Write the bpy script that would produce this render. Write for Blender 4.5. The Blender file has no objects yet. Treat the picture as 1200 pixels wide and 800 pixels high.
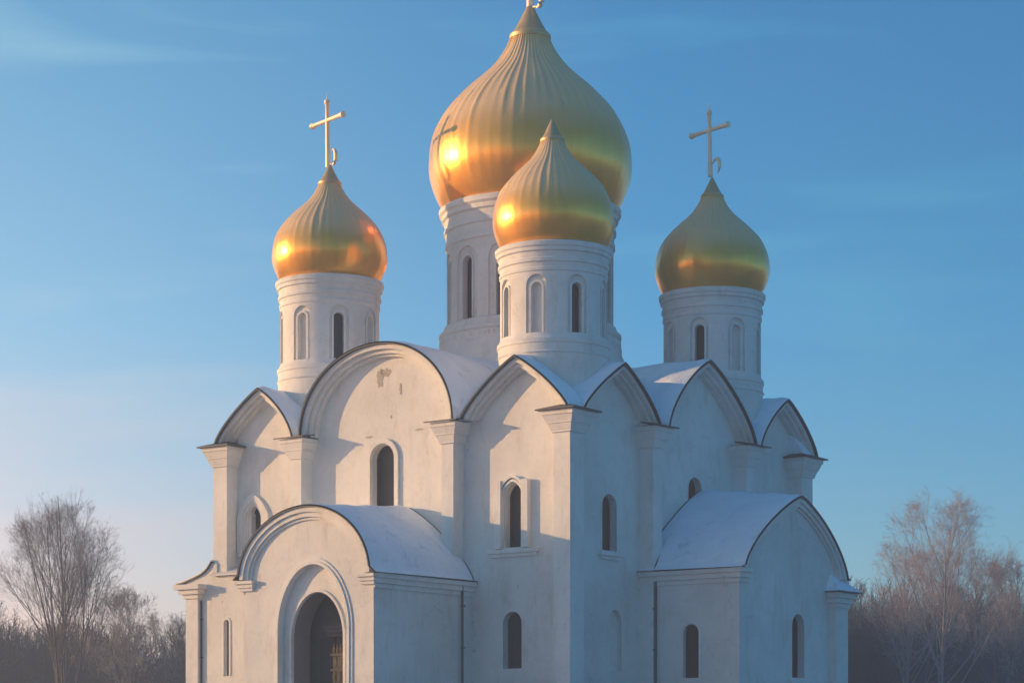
import bpy, bmesh, math, random
import numpy as np
from mathutils import Vector, Matrix
R = math.radians
random.seed(7)
S = bpy.context.scene
COL = S.collection
# ------------------------------------------------------------------ basic layout
# photograph is 1200 px wide; focal 2800 px; eye level falls 100 px below the frame
ALPHA = R(36.6)           # turn of the church against the picture plane
W = 20.5                  # side of the square church
EYE = 1.7
GROUND = 3.5              # top of the low mound the church stands on
G = -1.8                  # heights below are measured from the eye; the root stands on the mound
SUN_AZ = R(-81)          # measured from the view direction (+Y), negative = left
SUN_EL = R(9.5)

# ------------------------------------------------------------------ materials
def new_mat(name):
    m = bpy.data.materials.new(name); m.use_nodes = True
    nt = m.node_tree; b = nt.nodes['Principled BSDF']
    return m, nt, b
def N(nt, t, **kw):
    n = nt.nodes.new(t)
    for k, v in kw.items(): setattr(n, k, v)
    return n
def noise(nt, vec, scale, detail=4, rough=.55, dist=0):
    n = N(nt, 'ShaderNodeTexNoise'); n.inputs['Scale'].default_value = scale
    n.inputs['Detail'].default_value = detail; n.inputs['Roughness'].default_value = rough
    n.inputs['Distortion'].default_value = dist
    nt.links.new(vec, n.inputs['Vector']); return n.outputs['Fac']
def ramp(nt, fac, stops):
    r = N(nt, 'ShaderNodeValToRGB'); e = r.color_ramp.elements
    while len(e) < len(stops): e.new(.5)
    for el, (p, c) in zip(e, stops):
        el.position = p; el.color = (c[0], c[1], c[2], 1) if len(c) == 3 else c
    nt.links.new(fac, r.inputs['Fac']); return r.outputs['Color']
def mixc(nt, fac, a, b, mode='MIX'):
    m = N(nt, 'ShaderNodeMix', data_type='RGBA', blend_type=mode)
    for sock, v in ((m.inputs[0], fac), (m.inputs[6], a), (m.inputs[7], b)):
        if hasattr(v, 'is_linked'): nt.links.new(v, sock)
        elif isinstance(v, (int, float)): sock.default_value = v
        else: sock.default_value = (v[0], v[1], v[2], 1)
    return m.outputs[2]
def bump(nt, b, h, strength, dist):
    n = N(nt, 'ShaderNodeBump'); n.inputs['Strength'].default_value = strength
    n.inputs['Distance'].default_value = dist
    nt.links.new(h, n.inputs['Height']); nt.links.new(n.outputs['Normal'], b.inputs['Normal'])

def plaster(name, base, dirty):
    m, nt, b = new_mat(name)
    geo = N(nt, 'ShaderNodeNewGeometry'); pos = geo.outputs['Position']
    st = N(nt, 'ShaderNodeMapping'); st.inputs['Scale'].default_value = (1, 1, .28)
    nt.links.new(pos, st.inputs['Vector'])
    big = noise(nt, pos, .28, 5, .6)
    mid = noise(nt, pos, 1.7, 6, .65, .6)
    streak = noise(nt, st.outputs['Vector'], 1.3, 6, .7, .3)
    c = mixc(nt, ramp(nt, big, [(.38, (0, 0, 0)), (.64, (1, 1, 1))]), base, [x * .86 for x in base])
    c = mixc(nt, ramp(nt, mid, [(.53, (0, 0, 0)), (.72, (.55, .55, .55))]), c, [base[0] * .8, base[1] * .77, base[2] * .74])
    c = mixc(nt, ramp(nt, streak, [(.53, (0, 0, 0)), (.74, (.65, .65, .65))]), c, dirty)
    vor = N(nt, 'ShaderNodeTexVoronoi', feature='DISTANCE_TO_EDGE'); vor.inputs['Scale'].default_value = .42
    wv = N(nt, 'ShaderNodeVectorMath', operation='MULTIPLY_ADD'); nw = N(nt, 'ShaderNodeTexNoise'); nw.inputs['Scale'].default_value = 1.6; nw.inputs['Detail'].default_value = 5
    nt.links.new(pos, nw.inputs['Vector']); nt.links.new(nw.outputs['Color'], wv.inputs[0]); wv.inputs[1].default_value = (1.5, 1.5, 1.5); nt.links.new(pos, wv.inputs[2]); nt.links.new(wv.outputs[0], vor.inputs['Vector'])
    crack = ramp(nt, vor.outputs['Distance'], [(.0, (.7, .7, .7)), (.012, (0, 0, 0))])
    cm_ = N(nt, 'ShaderNodeMath', operation='MULTIPLY'); nt.links.new(crack, cm_.inputs[0]); nt.links.new(ramp(nt, big, [(.48, (0, 0, 0)), (.6, (1, 1, 1))]), cm_.inputs[1])
    c = mixc(nt, cm_.outputs[0], c, [x * .6 for x in base])
    # small spalled spots
    sp = noise(nt, pos, 1.05, 2, .5, 1.2); sp2 = noise(nt, pos, 7, 3, .6)
    mul = N(nt, 'ShaderNodeMath', operation='MULTIPLY'); nt.links.new(sp, mul.inputs[0]); nt.links.new(sp2, mul.inputs[1])
    spot = ramp(nt, mul.outputs[0], [(.455, (0, 0, 0)), (.475, (1, 1, 1))])
    c = mixc(nt, spot, c, [x * .55 for x in base])
    nt.links.new(c, b.inputs['Base Color'])
    b.inputs['Roughness'].default_value = .88
    b.inputs['Specular IOR Level'].default_value = .25
    fine = noise(nt, pos, 9, 8, .65); wob = noise(nt, pos, .8, 4, .5)
    add = N(nt, 'ShaderNodeMath', operation='MULTIPLY_ADD'); nt.links.new(wob, add.inputs[0]); add.inputs[1].default_value = 3.0
    nt.links.new(fine, add.inputs[2])
    sub = N(nt, 'ShaderNodeMath', operation='SUBTRACT'); nt.links.new(add.outputs[0], sub.inputs[0]); nt.links.new(spot, sub.inputs[1])
    bump(nt, b, sub.outputs[0], .55, .035)
    return m
M = {}
M['plaster'] = plaster('white_plaster', (.73, .725, .71), (.52, .47, .42))
M['trim'] = plaster('white_trim', (.76, .755, .74), (.55, .50, .45))

m, nt, b = new_mat('snow'); M['snow'] = m
geo = N(nt, 'ShaderNodeNewGeometry'); pos = geo.outputs['Position']
n1 = noise(nt, pos, .5, 5, .6); n2 = noise(nt, pos, 6, 6, .6)
c = mixc(nt, ramp(nt, n1, [(.3, (0, 0, 0)), (.7, (1, 1, 1))]), (.82, .87, .94), (.66, .75, .86))
n3 = noise(nt, pos, .9, 7, .7, .8)
c = mixc(nt, ramp(nt, n3, [(.58, (0, 0, 0)), (.72, (.55, .55, .55))]), c, (.26, .33, .40))
nt.links.new(c, b.inputs['Base Color']); b.inputs['Roughness'].default_value = .65
a_ = N(nt, 'ShaderNodeMath', operation='MULTIPLY_ADD'); nt.links.new(n1, a_.inputs[0]); a_.inputs[1].default_value = 6; nt.links.new(n2, a_.inputs[2])
bump(nt, b, a_.outputs[0], .5, .05)

m, nt, b = new_mat('field_snow'); M['field'] = m
geo = N(nt, 'ShaderNodeNewGeometry'); pos = geo.outputs['Position']
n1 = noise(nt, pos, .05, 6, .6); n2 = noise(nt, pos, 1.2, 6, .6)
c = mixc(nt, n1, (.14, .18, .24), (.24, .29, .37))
nt.links.new(c, b.inputs['Base Color']); b.inputs['Roughness'].default_value = .8
bump(nt, b, n2, .6, .15)

m, nt, b = new_mat('roof_metal'); M['metal'] = m
b.inputs['Base Color'].default_value = (.045, .05, .06, 1); b.inputs['Roughness'].default_value = .55; b.inputs['Metallic'].default_value = .3

m, nt, b = new_mat('gilding'); M['gold'] = m
geo = N(nt, 'ShaderNodeNewGeometry'); pos = geo.outputs['Position']
tc = N(nt, 'ShaderNodeTexCoord'); obc = tc.outputs['Object']
st = N(nt, 'ShaderNodeMapping'); st.inputs['Scale'].default_value = (1.6, 1.6, .22); nt.links.new(obc, st.inputs['Vector'])
n1 = noise(nt, st.outputs['Vector'], 1.2, 6, .65, .2); n2 = noise(nt, obc, .7, 4, .6)
c = mixc(nt, ramp(nt, n1, [(.35, (0, 0, 0)), (.75, (1, 1, 1))]), (.95, .45, .065), (.84, .38, .055))
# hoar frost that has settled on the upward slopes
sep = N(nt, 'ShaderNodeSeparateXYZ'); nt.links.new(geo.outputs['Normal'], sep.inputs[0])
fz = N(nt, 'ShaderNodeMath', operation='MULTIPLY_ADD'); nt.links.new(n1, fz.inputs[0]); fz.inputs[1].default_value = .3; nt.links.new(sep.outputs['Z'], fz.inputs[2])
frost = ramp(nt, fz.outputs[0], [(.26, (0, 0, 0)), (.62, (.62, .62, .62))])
nt.links.new(c, b.inputs['Base Color'])
b.inputs['Metallic'].default_value = .68
rr = N(nt, 'ShaderNodeMapRange'); nt.links.new(n2, rr.inputs[0]); rr.inputs[3].default_value = .27; rr.inputs[4].default_value = .38
nt.links.new(rr.outputs[0], b.inputs['Roughness'])
bump(nt, b, n1, .10, .06)
b.inputs['Coat Weight'].default_value = .4; b.inputs['Coat Roughness'].default_value = .2
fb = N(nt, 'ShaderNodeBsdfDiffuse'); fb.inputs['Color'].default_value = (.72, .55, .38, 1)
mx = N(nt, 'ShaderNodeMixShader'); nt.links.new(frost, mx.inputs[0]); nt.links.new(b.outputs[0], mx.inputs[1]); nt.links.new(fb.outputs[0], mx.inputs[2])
nt.links.new(mx.outputs[0], nt.nodes['Material Output'].inputs['Surface'])

m, nt, b = new_mat('frosted_gilt'); M['gilt'] = m
b.inputs['Base Color'].default_value = (.86, .70, .52, 1); b.inputs['Metallic'].default_value = .15; b.inputs['Roughness'].default_value = .5

m, nt, b = new_mat('finial_gold'); M['cap'] = m
geo = N(nt, 'ShaderNodeNewGeometry'); n1 = noise(nt, geo.outputs['Position'], 3, 4)
nt.links.new(mixc(nt, n1, (.55, .40, .20), (.42, .31, .17)), b.inputs['Base Color']); b.inputs['Metallic'].default_value = .5; b.inputs['Roughness'].default_value = .5

m, nt, b = new_mat('window_glass'); M['glass'] = m
geo = N(nt, 'ShaderNodeNewGeometry'); n1 = noise(nt, geo.outputs['Position'], 1.3, 3)
nt.links.new(mixc(nt, n1, (.015, .017, .021), (.045, .04, .038)), b.inputs['Base Color']); b.inputs['Roughness'].default_value = .42; b.inputs['Specular IOR Level'].default_value = .3
bump(nt, b, n1, .2, .05)

m, nt, b = new_mat('dark_frame'); M['frame'] = m
b.inputs['Base Color'].default_value = (.035, .035, .04, 1); b.inputs['Roughness'].default_value = .6
m, nt, b = new_mat('pipe_paint'); M['pipe'] = m
b.inputs['Base Color'].default_value = (.05, .06, .075, 1); b.inputs['Roughness'].default_value = .5
m, nt, b = new_mat('old_stone'); M['stone'] = m
geo = N(nt, 'ShaderNodeNewGeometry'); n1 = noise(nt, geo.outputs['Position'], 2.2, 6, .65)
nt.links.new(mixc(nt, n1, (.20, .18, .17), (.34, .31, .28)), b.inputs['Base Color']); b.inputs['Roughness'].default_value = .85
bump(nt, b, n1, .6, .05)
m, nt, b = new_mat('bared_render'); M['scar'] = m
geo = N(nt, 'ShaderNodeNewGeometry'); n1 = noise(nt, geo.outputs['Position'], 9, 5, .7)
nt.links.new(mixc(nt, n1, (.26, .23, .20), (.62, .58, .53)), b.inputs['Base Color']); b.inputs['Roughness'].default_value = .9
bump(nt, b, n1, 1.0, .08)
m, nt, b = new_mat('dark_plaster'); M['darkplaster'] = m  # mottled very dark plaster for the inner wall and its cornice
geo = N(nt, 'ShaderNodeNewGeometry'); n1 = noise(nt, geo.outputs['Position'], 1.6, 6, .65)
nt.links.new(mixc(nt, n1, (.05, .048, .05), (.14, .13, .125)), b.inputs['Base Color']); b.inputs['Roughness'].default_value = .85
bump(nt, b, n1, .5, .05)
m, nt, b = new_mat('jamb_shade_grey'); M['jamb_shade'] = m  # dark grey that puts the shade of the archway jambs into the colour
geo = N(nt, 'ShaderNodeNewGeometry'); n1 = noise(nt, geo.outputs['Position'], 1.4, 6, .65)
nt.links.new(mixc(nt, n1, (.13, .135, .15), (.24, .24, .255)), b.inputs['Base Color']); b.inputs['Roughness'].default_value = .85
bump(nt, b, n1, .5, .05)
m, nt, b = new_mat('carved_wood'); M['wood'] = m
geo = N(nt, 'ShaderNodeNewGeometry'); n1 = noise(nt, geo.outputs['Position'], 5, 6, .7, .8)
nt.links.new(mixc(nt, n1, (.30, .16, .06), (.66, .40, .16)), b.inputs['Base Color']); b.inputs['Roughness'].default_value = .6
bump(nt, b, n1, .8, .05)

def bark(name, a, c_):
    m, nt, b = new_mat(name)
    tc = N(nt, 'ShaderNodeTexCoord'); n1 = noise(nt, tc.outputs['Object'], 1.5, 4)
    nt.links.new(mixc(nt, n1, a, c_), b.inputs['Base Color']); b.inputs['Roughness'].default_value = .9
    return m
M['bark'] = bark('dark_bark', (.09, .075, .07), (.16, .13, .12))
M['twig'] = bark('frosty_twigs', (.26, .22, .21), (.38, .33, .315))
M['pinktwig'] = bark('rimed_twigs', (.36, .28, .265), (.48, .39, .375))
M['birch'] = bark('birch_bark', (.20, .17, .165), (.32, .29, .28))
M['thicket'] = bark('thicket_wood', (.02, .021, .027), (.04, .038, .045))

# ------------------------------------------------------------------ object helpers
def link_mesh(name, me, mats, parent=None, loc=(0, 0, 0), rz=0):
    o = bpy.data.objects.new(name, me); COL.objects.link(o)
    if not isinstance(mats, (list, tuple)): mats = [mats]
    if not me.materials:
        for mt in mats: me.materials.append(mt)
    if parent: o.parent = parent
    o.location = loc; o.rotation_euler = (0, 0, rz)
    return o
def finish(bm, name, mats, parent=None, loc=(0, 0, 0), rz=0, smooth=None, bevel=0):
    if bevel:
        es = [e for e in bm.edges if len(e.link_faces) == 2 and e.calc_face_angle(0) > R(35)]
        bmesh.ops.bevel(bm, geom=es, offset=bevel, segments=1, affect='EDGES', clamp_overlap=True)
    bmesh.ops.recalc_face_normals(bm, faces=bm.faces)
    me = bpy.data.meshes.new(name); bm.to_mesh(me); bm.free()
    if smooth is not None:
        me.shade_smooth()
        me.set_sharp_from_angle(angle=R(smooth))
    return link_mesh(name, me, mats, parent, loc, rz)
def box(bm, x0, x1, y0, y1, z0, z1, mi=0):
    v = [bm.verts.new((x, y, z)) for z in (z0, z1) for y in (y0, y1) for x in (x0, x1)]
    for q in ((0, 2, 3, 1), (4, 5, 7, 6), (0, 1, 5, 4), (2, 6, 7, 3), (0, 4, 6, 2), (1, 3, 7, 5)):
        f = bm.faces.new([v[i] for i in q]); f.material_index = mi
    return v
def prism(bm, pts, y0, y1, mi=0):
    """outline in (x,z) given counter-clockwise, extruded from y0 (front) to y1 (back)"""
    a = [bm.verts.new((x, y0, z)) for x, z in pts]; c = [bm.verts.new((x, y1, z)) for x, z in pts]
    n = len(pts)
    f = bm.faces.new(a); f.material_index = mi
    f = bm.faces.new(c[::-1]); f.material_index = mi
    for i in range(n):
        f = bm.faces.new((a[i], c[i], c[(i + 1) % n], a[(i + 1) % n])); f.material_index = mi
def strip(bm, outer, inner, y0, y1, mi=0):
    """band between two open polylines in (x,z), extruded in y"""
    n = len(outer)
    A = [bm.verts.new((x, y0, z)) for x, z in outer]; B = [bm.verts.new((x, y0, z)) for x, z in inner]
    C = [bm.verts.new((x, y1, z)) for x, z in outer]; D = [bm.verts.new((x, y1, z)) for x, z in inner]
    fs = []
    for i in range(n - 1):
        fs += [(A[i], A[i + 1], B[i + 1], B[i]), (C[i], D[i], D[i + 1], C[i + 1]), (A[i], C[i], C[i + 1], A[i + 1]), (B[i], B[i + 1], D[i + 1], D[i])]
    fs += [(A[0], B[0], D[0], C[0]), (A[-1], C[-1], D[-1], B[-1])]
    for q in fs:
        f = bm.faces.new(q); f.material_index = mi
def arch(xc, a, zs, h, p=2.0, q=2.0, n=28, skew=0):
    """arched profile from right foot to left foot; p=q=2 is a half ellipse, smaller p is pointed"""
    pts = []
    for i in range(n + 1):
        t = math.cos(math.pi * i / n)
        z = zs + h * max(0, 1 - abs(t) ** p) ** (1 / q)
        pts.append((xc + a * t + skew * (1 - t * t), z))
    return pts
def lathe(bm, prof, seg=64, mi=0, closed=True):
    rings = []
    for r, z in prof:
        rings.append([bm.verts.new((r * math.cos(2 * math.pi * k / seg), r * math.sin(2 * math.pi * k / seg), z)) for k in range(seg)])
    for i in range(len(rings) - 1):
        for k in range(seg):
            f = bm.faces.new((rings[i][k], rings[i][(k + 1) % seg], rings[i + 1][(k + 1) % seg], rings[i + 1][k])); f.material_index = mi
    if closed:
        bm.faces.new(rings[0][::-1]).material_index = mi; bm.faces.new(rings[-1]).material_index = mi
TIERS = [(14.12, 14.20, .08, .08), (14.204, 14.48, .09, .19), (14.484, 14.56, .23, .23), (14.564, 14.82, .24, .34), (14.824, 15.02, .38, .38)]
def tier(bm, x0, x1, y0, y1, z0, z1, e0, e1, back=0):
    """moulding block whose sides slope from overhang e0 to overhang e1; back=1 lets the rear side slope too"""
    lo = [bm.verts.new(v_) for v_ in ((x0 - e0, y0 - e0, z0), (x1 + e0, y0 - e0, z0), (x1 + e0, y1 + e0 * back, z0), (x0 - e0, y1 + e0 * back, z0))]
    hi = [bm.verts.new(v_) for v_ in ((x0 - e1, y0 - e1, z1), (x1 + e1, y0 - e1, z1), (x1 + e1, y1 + e1 * back, z1), (x0 - e1, y1 + e1 * back, z1))]
    bm.faces.new(lo[::-1]); bm.faces.new(hi)
    for i in range(4): bm.faces.new((lo[i], lo[(i + 1) % 4], hi[(i + 1) % 4], hi[i]))
def tube(bm, pts, r, seg=8, mi=0):
    pts = [Vector(p) for p in pts]; rings = []
    rs = r if isinstance(r, (list, tuple)) else [r] * len(pts)
    for i, p in enumerate(pts):
        d = (pts[min(i + 1, len(pts) - 1)] - pts[max(i - 1, 0)]).normalized()
        u = d.cross(Vector((0.13, 0.21, 1)) if abs(d.z) < .9 else Vector((1, .1, 0))).normalized(); w = d.cross(u)
        rings.append([bm.verts.new(p + (u * math.cos(2 * math.pi * k / seg) + w * math.sin(2 * math.pi * k / seg)) * rs[i]) for k in range(seg)])
    for i in range(len(rings) - 1):
        for k in range(seg):
            bm.faces.new((rings[i][k], rings[i][(k + 1) % seg], rings[i + 1][(k + 1) % seg], rings[i + 1][k])).material_index = mi
    bm.faces.new(rings[0][::-1]).material_index = mi; bm.faces.new(rings[-1]).material_index = mi
def cut(o, cutters):
    """boolean difference of o by bmesh-built cutters (all in o's own coordinates)"""
    bm = bmesh.new(); cutters(bm); bmesh.ops.recalc_face_normals(bm, faces=bm.faces)
    me = bpy.data.meshes.new('cut'); bm.to_mesh(me); bm.free()
    c = bpy.data.objects.new('cut', me); COL.objects.link(c)
    tmp = bpy.data.objects.new('tmp', o.data); COL.objects.link(tmp)
    md = tmp.modifiers.new('b', 'BOOLEAN'); md.object = c; md.operation = 'DIFFERENCE'; md.solver = 'EXACT'; md.use_self = True
    bpy.context.view_layer.update()
    dg = bpy.context.evaluated_depsgraph_get()
    new = bpy.data.meshes.new_from_object(tmp.evaluated_get(dg))
    old = o.data; name = old.name
    bpy.data.objects.remove(tmp); bpy.data.objects.remove(c); bpy.data.meshes.remove(me)
    o.data = new; bpy.data.meshes.remove(old); new.name = name
def round_outline(xc, hw, z0, ztop, p=2.0, q=2.0, rise=None, n=16):
    rise = rise or hw
    top = arch(xc, hw, ztop - rise, rise, p, q, n)
    return [(xc - hw, z0), (xc + hw, z0)] + top
# ------------------------------------------------------------------ the church root
church = bpy.data.objects.new('cathedral', None); COL.objects.link(church)
church.location = (2.4286, 100.0, GROUND); church.rotation_euler = (0, 0, -ALPHA)
church['label'] = 'white plastered cathedral with gilded onion domes and snow on its vaulted roofs'
church['category'] = 'church'
# facade frames: (location, rotation); a facade is built with x to the right, -y outward
FR = {'sunny': ((-W, 0), 0.0), 'shady': ((0, 0), R(90)), 'rear': ((0, W), R(180)), 'side': ((-W, W), R(270))}
def place(fr):
    (x, y), rz = FR[fr]; return (x, y, G), rz
WP = .75                                    # wall plane lies this far behind the pilaster faces
ZS = 15.1                                   # springing of the gables
BAYS = {'sunny': [(0.15, 4.95, 17.5, 1.15, 1.42, .3), (5.45, 14.25, 18.85, 2.0, 2.05, .1), (14.75, 20.4, 17.5, 1.15, 1.25, .05)],
        'shady': [(0.95, 6.85, 17.45, 1.08, 1.32, .2), (7.6, 15.1, 18.5, 1.2, 1.48, -.3), (15.55, 20.9, 17.6, 1.15, 1.42, -.1)]}
# rear and side repeat the opposite facade seen from behind
BAYS['rear'] = [(W - b_[1], W - b_[0], b_[2], b_[3], b_[4], -b_[5]) for b_ in BAYS['sunny'][::-1]]
BAYS['side'] = [(W - b_[1], W - b_[0], b_[2], b_[3], b_[4], -b_[5]) for b_ in BAYS['shady'][::-1]]
PIL = {'sunny': [(4.85, 5.5), (13.65, 14.3)], 'shady': [(6.35, 7.05), (14.3, 15.05)]}
PIL['rear'] = [(W - b_, W - a_) for a_, b_ in PIL['sunny'][::-1]]
PIL['side'] = [(W - b_, W - a_) for a_, b_ in PIL['shady'][::-1]]
def bay_profile(bay, inset=0.0, n=36):
    s0, s1, zc, p, q, sk = bay
    return arch((s0 + s1) / 2, (s1 - s0) / 2 - inset, ZS, zc - ZS - inset, p, q, n, sk)
# windows cut in each facade: centre, half width, bottom, top, arch p, q, rise
WIN = {'sunny': [(1.9, .42, 10.15, 12.25, 1.5, 1.5, .55, 'keel'), (9.75, .66, 11.2, 14.5, 2, 2, .66, 'round'), (17.03, .47, 9.5, 12.25, 1.7, 1.7, .6, 'panel'),
                 (16.95, .5, 4.3, 6.75, 2, 2, .5, 'plain')],
       'shady': [(4.0, .56, 9.45, 11.9, 2, 2, .56, 'deep'), (4.45, .5, 4.25, 6.9, 2, 2, .5, 'blind'), (10.95, .58, 11.3, 13.3, 2, 2, .58, 'deep'),
                 (17.9, .5, 9.5, 12.0, 2, 2, .5, 'deep')],
       'rear': [(3.5, .5, 9.5, 12.2, 2, 2, .5, 'plain'), (10.2, .6, 11, 14, 2, 2, .6, 'plain'), (17, .5, 9.5, 12.2, 2, 2, .5, 'plain')],
       'side': [(3.5, .5, 9.5, 12.2, 2, 2, .5, 'plain'), (10.2, .6, 11, 14, 2, 2, .6, 'plain'), (17, .5, 9.5, 12.2, 2, 2, .5, 'plain')]}
DEPTH = .5
def window(parent, w, y, loc, rz, depth=DEPTH, label=None):
    """window at wall plane y: moulded surround (the part) with pane, frame and sill"""
    xc, hw, z0, z1, p, q, rise, kind = w
    bm = bmesh.new()
    def ring(off_in, off_out, proud, foot):
        o_ = arch(xc, hw + off_out, z1 - rise, rise + off_out, p, q, 20); i_ = arch(xc, hw + off_in, z1 - rise, rise + off_in, p, q, 20)
        o_ = [(xc + hw + off_out, foot)] + o_ + [(xc - hw - off_out, foot)]
        i_ = [(xc + hw + off_in, foot)] + i_ + [(xc - hw - off_in, foot)]
        strip(bm, o_, i_, y - proud, y + .06)
    if kind == 'keel':
        ring(.12, .24, .07, z0); ring(.26, .55, .13, z0 - .1); 
    elif kind == 'round':
        ring(.04, .26, .12, z0 - .2)
    elif kind == 'panel':
        ring(.06, .17, .14, z0); ring(.22, .34, .20, z0)
        for sg in (-1, 1):
            box(bm, xc + sg * .72 - .17, xc + sg * .72 + .17, y - .26, y + .05, z0 - .05, z1 + .12)
    else:
        ring(.0, .07, .025, z0)
    o = finish(bm, 'window', M['trim'], parent, loc, rz, bevel=.012)
    if label: o['label'] = label
    # pane and frame set back in the reveal
    bm = bmesh.new()
    pts = round_outline(xc, hw, z0, z1, p, q, rise)
    yy = y + depth - .1
    if kind == 'blind':
        prism(bm, pts, yy - .18, yy - .1)
        pane = finish(bm, 'infill', M['plaster'], o)
    else:
        prism(bm, pts, yy, yy + .05)
        pane = finish(bm, 'pane', M['glass'], o)
    bm = bmesh.new()
    if kind != 'blind':
        fo = [(xc + hw - .004, z0)] + arch(xc, hw - .004, z1 - rise, rise - .004, p, q, 20) + [(xc - hw + .004, z0)]
        fi = [(xc + hw - .08, z0)] + arch(xc, hw - .08, z1 - rise, rise - .08, p, q, 20) + [(xc - hw + .08, z0)]
        strip(bm, fo, fi, yy - .07, yy - .004)
        box(bm, xc - hw + .08, xc + hw - .08, yy - .06, yy - .008, z0 + .005, z0 + .09)
        finish(bm, 'frame', M['frame'], o)
    if kind in ('keel', 'panel', 'deep'):
        bm = bmesh.new(); e = .98 if kind == 'panel' else .5 if kind == 'keel' else .3
        box(bm, xc - hw - e * .9, xc + hw + e * .9, y - .2, y + .05, z0 - .24, z0 - .07)
        box(bm, xc - hw - e * .9 + .08, xc + hw + e * .9 - .08, y - .1, y + .05, z0 - .40, z0 - .243)
        finish(bm, 'sill', M['trim'], o, bevel=.02)
    else:
        bm.free() if bm.is_valid and kind == 'blind' else None
    return o
FLAB = {'sunny': 'peach plaster facade facing the low sun', 'shady': 'blue shaded plaster facade'}
for fr in ('sunny', 'shady', 'rear', 'side'):
    loc, rz = place(fr)
    bays = BAYS[fr]
    bm = bmesh.new()
    # wall body: main rectangle plus the gable tympana
    e0, e1 = (.83, W - .83)
    out = [(e0, 0.5), (e1, 0.5), (e1, ZS)]
    for bay in bays[::-1]:
        pr = [(min(max(x, e0), e1), z) for x, z in bay_profile(bay, .06)]
        out += pr
    out.append((e0, ZS))
    cl = [out[0]]
    for pnt in out[1:]:
        if (pnt[0] - cl[-1][0]) ** 2 + (pnt[1] - cl[-1][1]) ** 2 > 1e-5: cl.append(pnt)
    prism(bm, cl, WP, WP + .9)
    wall = finish(bm, 'facade_wall', M['plaster'], church, loc, rz)
    if fr in FLAB: wall['label'] = FLAB[fr]
    cut(wall, lambda b_: [prism(b_, round_outline(w[0], w[1], w[2], w[3], w[4], w[5], w[6]), WP - .5, WP + DEPTH) for w in WIN[fr]])
    for w in WIN[fr]: window(church, w, WP, loc, rz)
    # archivolts: stepped bands below the roof edge
    for bay in bays:
        bm = bmesh.new()
        steps = [(.0, .2, .06), (.205, .37, .27), (.375, .48, .48)]
        for i0, i1, yd in steps:
            strip(bm, bay_profile(bay, i0 + .005), bay_profile(bay, i1), yd, WP + .01)
        finish(bm, 'archivolt', M['trim'], church, loc, rz)
    # pilasters between the bays
    for s0, s1 in PIL[fr]:
        bm = bmesh.new(); box(bm, s0, s1, 0, WP + .05, .5, 14.12)
        p_ = finish(bm, 'pilaster', M['trim'], church, loc, rz, bevel=.03)
        bm = bmesh.new()
        for z0, z1, ea, eb in TIERS: tier(bm, s0, s1, 0, WP + .04, z0, z1, ea, eb)
        cp = finish(bm, 'capital', M['trim'], p_, bevel=.02)
        bm = bmesh.new(); e = .56
        a0, a1 = s0 - e, s1 + e
        vs = [(a0, -e, 15.0), (a1, -e, 15.0), (a1, .3, 15.14), (a0, .3, 15.14)]
        lo = [bm.verts.new((x, y, z + .02)) for x, y, z in vs]; hi = [bm.verts.new((x, y, z + .075)) for x, y, z in vs]
        bm.faces.new(lo[::-1]); bm.faces.new(hi)
        for i in range(4): bm.faces.new((lo[i], lo[(i + 1) % 4], hi[(i + 1) % 4], hi[i]))
        finish(bm, 'flashing', M['metal'], p_)
# corner piers, square in plan
for cx, cy in ((0, 0), (-W, 0), (0, W), (-W, W)):
    sx = -1 if cx == 0 else 1; sy = 1 if cy == 0 else -1
    x0, x1 = sorted((cx, cx + sx * .86)); y0, y1 = sorted((cy, cy + sy * 1.02))
    bm = bmesh.new(); box(bm, x0, x1, y0, y1, .5, 14.12)
    p_ = finish(bm, 'corner_pier', M['trim'], church, (0, 0, G), bevel=.03)
    bm = bmesh.new()
    for z0, z1, ea, eb in TIERS: tier(bm, x0, x1, y0, y1, z0, z1, ea, eb, 1)
    finish(bm, 'capital', M['trim'], p_, bevel=.02)
    bm = bmesh.new(); e = .56
    ring = [(x0 - e, y0 - e), (x1 + e, y0 - e), (x1 + e, y1 + e), (x0 - e, y1 + e)]
    lo = [bm.verts.new((x, y, 15.02)) for x, y in ring]; hi = [bm.verts.new((x, y, 15.075)) for x, y in ring]
    ap = bm.verts.new(((x0 + x1) / 2, (y0 + y1) / 2, 15.4))
    bm.faces.new(lo[::-1])
    for i in range(4):
        bm.faces.new((lo[i], lo[(i + 1) % 4], hi[(i + 1) % 4], hi[i])); bm.faces.new((hi[i], hi[(i + 1) % 4], ap))
    finish(bm, 'flashing', M['metal'], p_)
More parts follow.
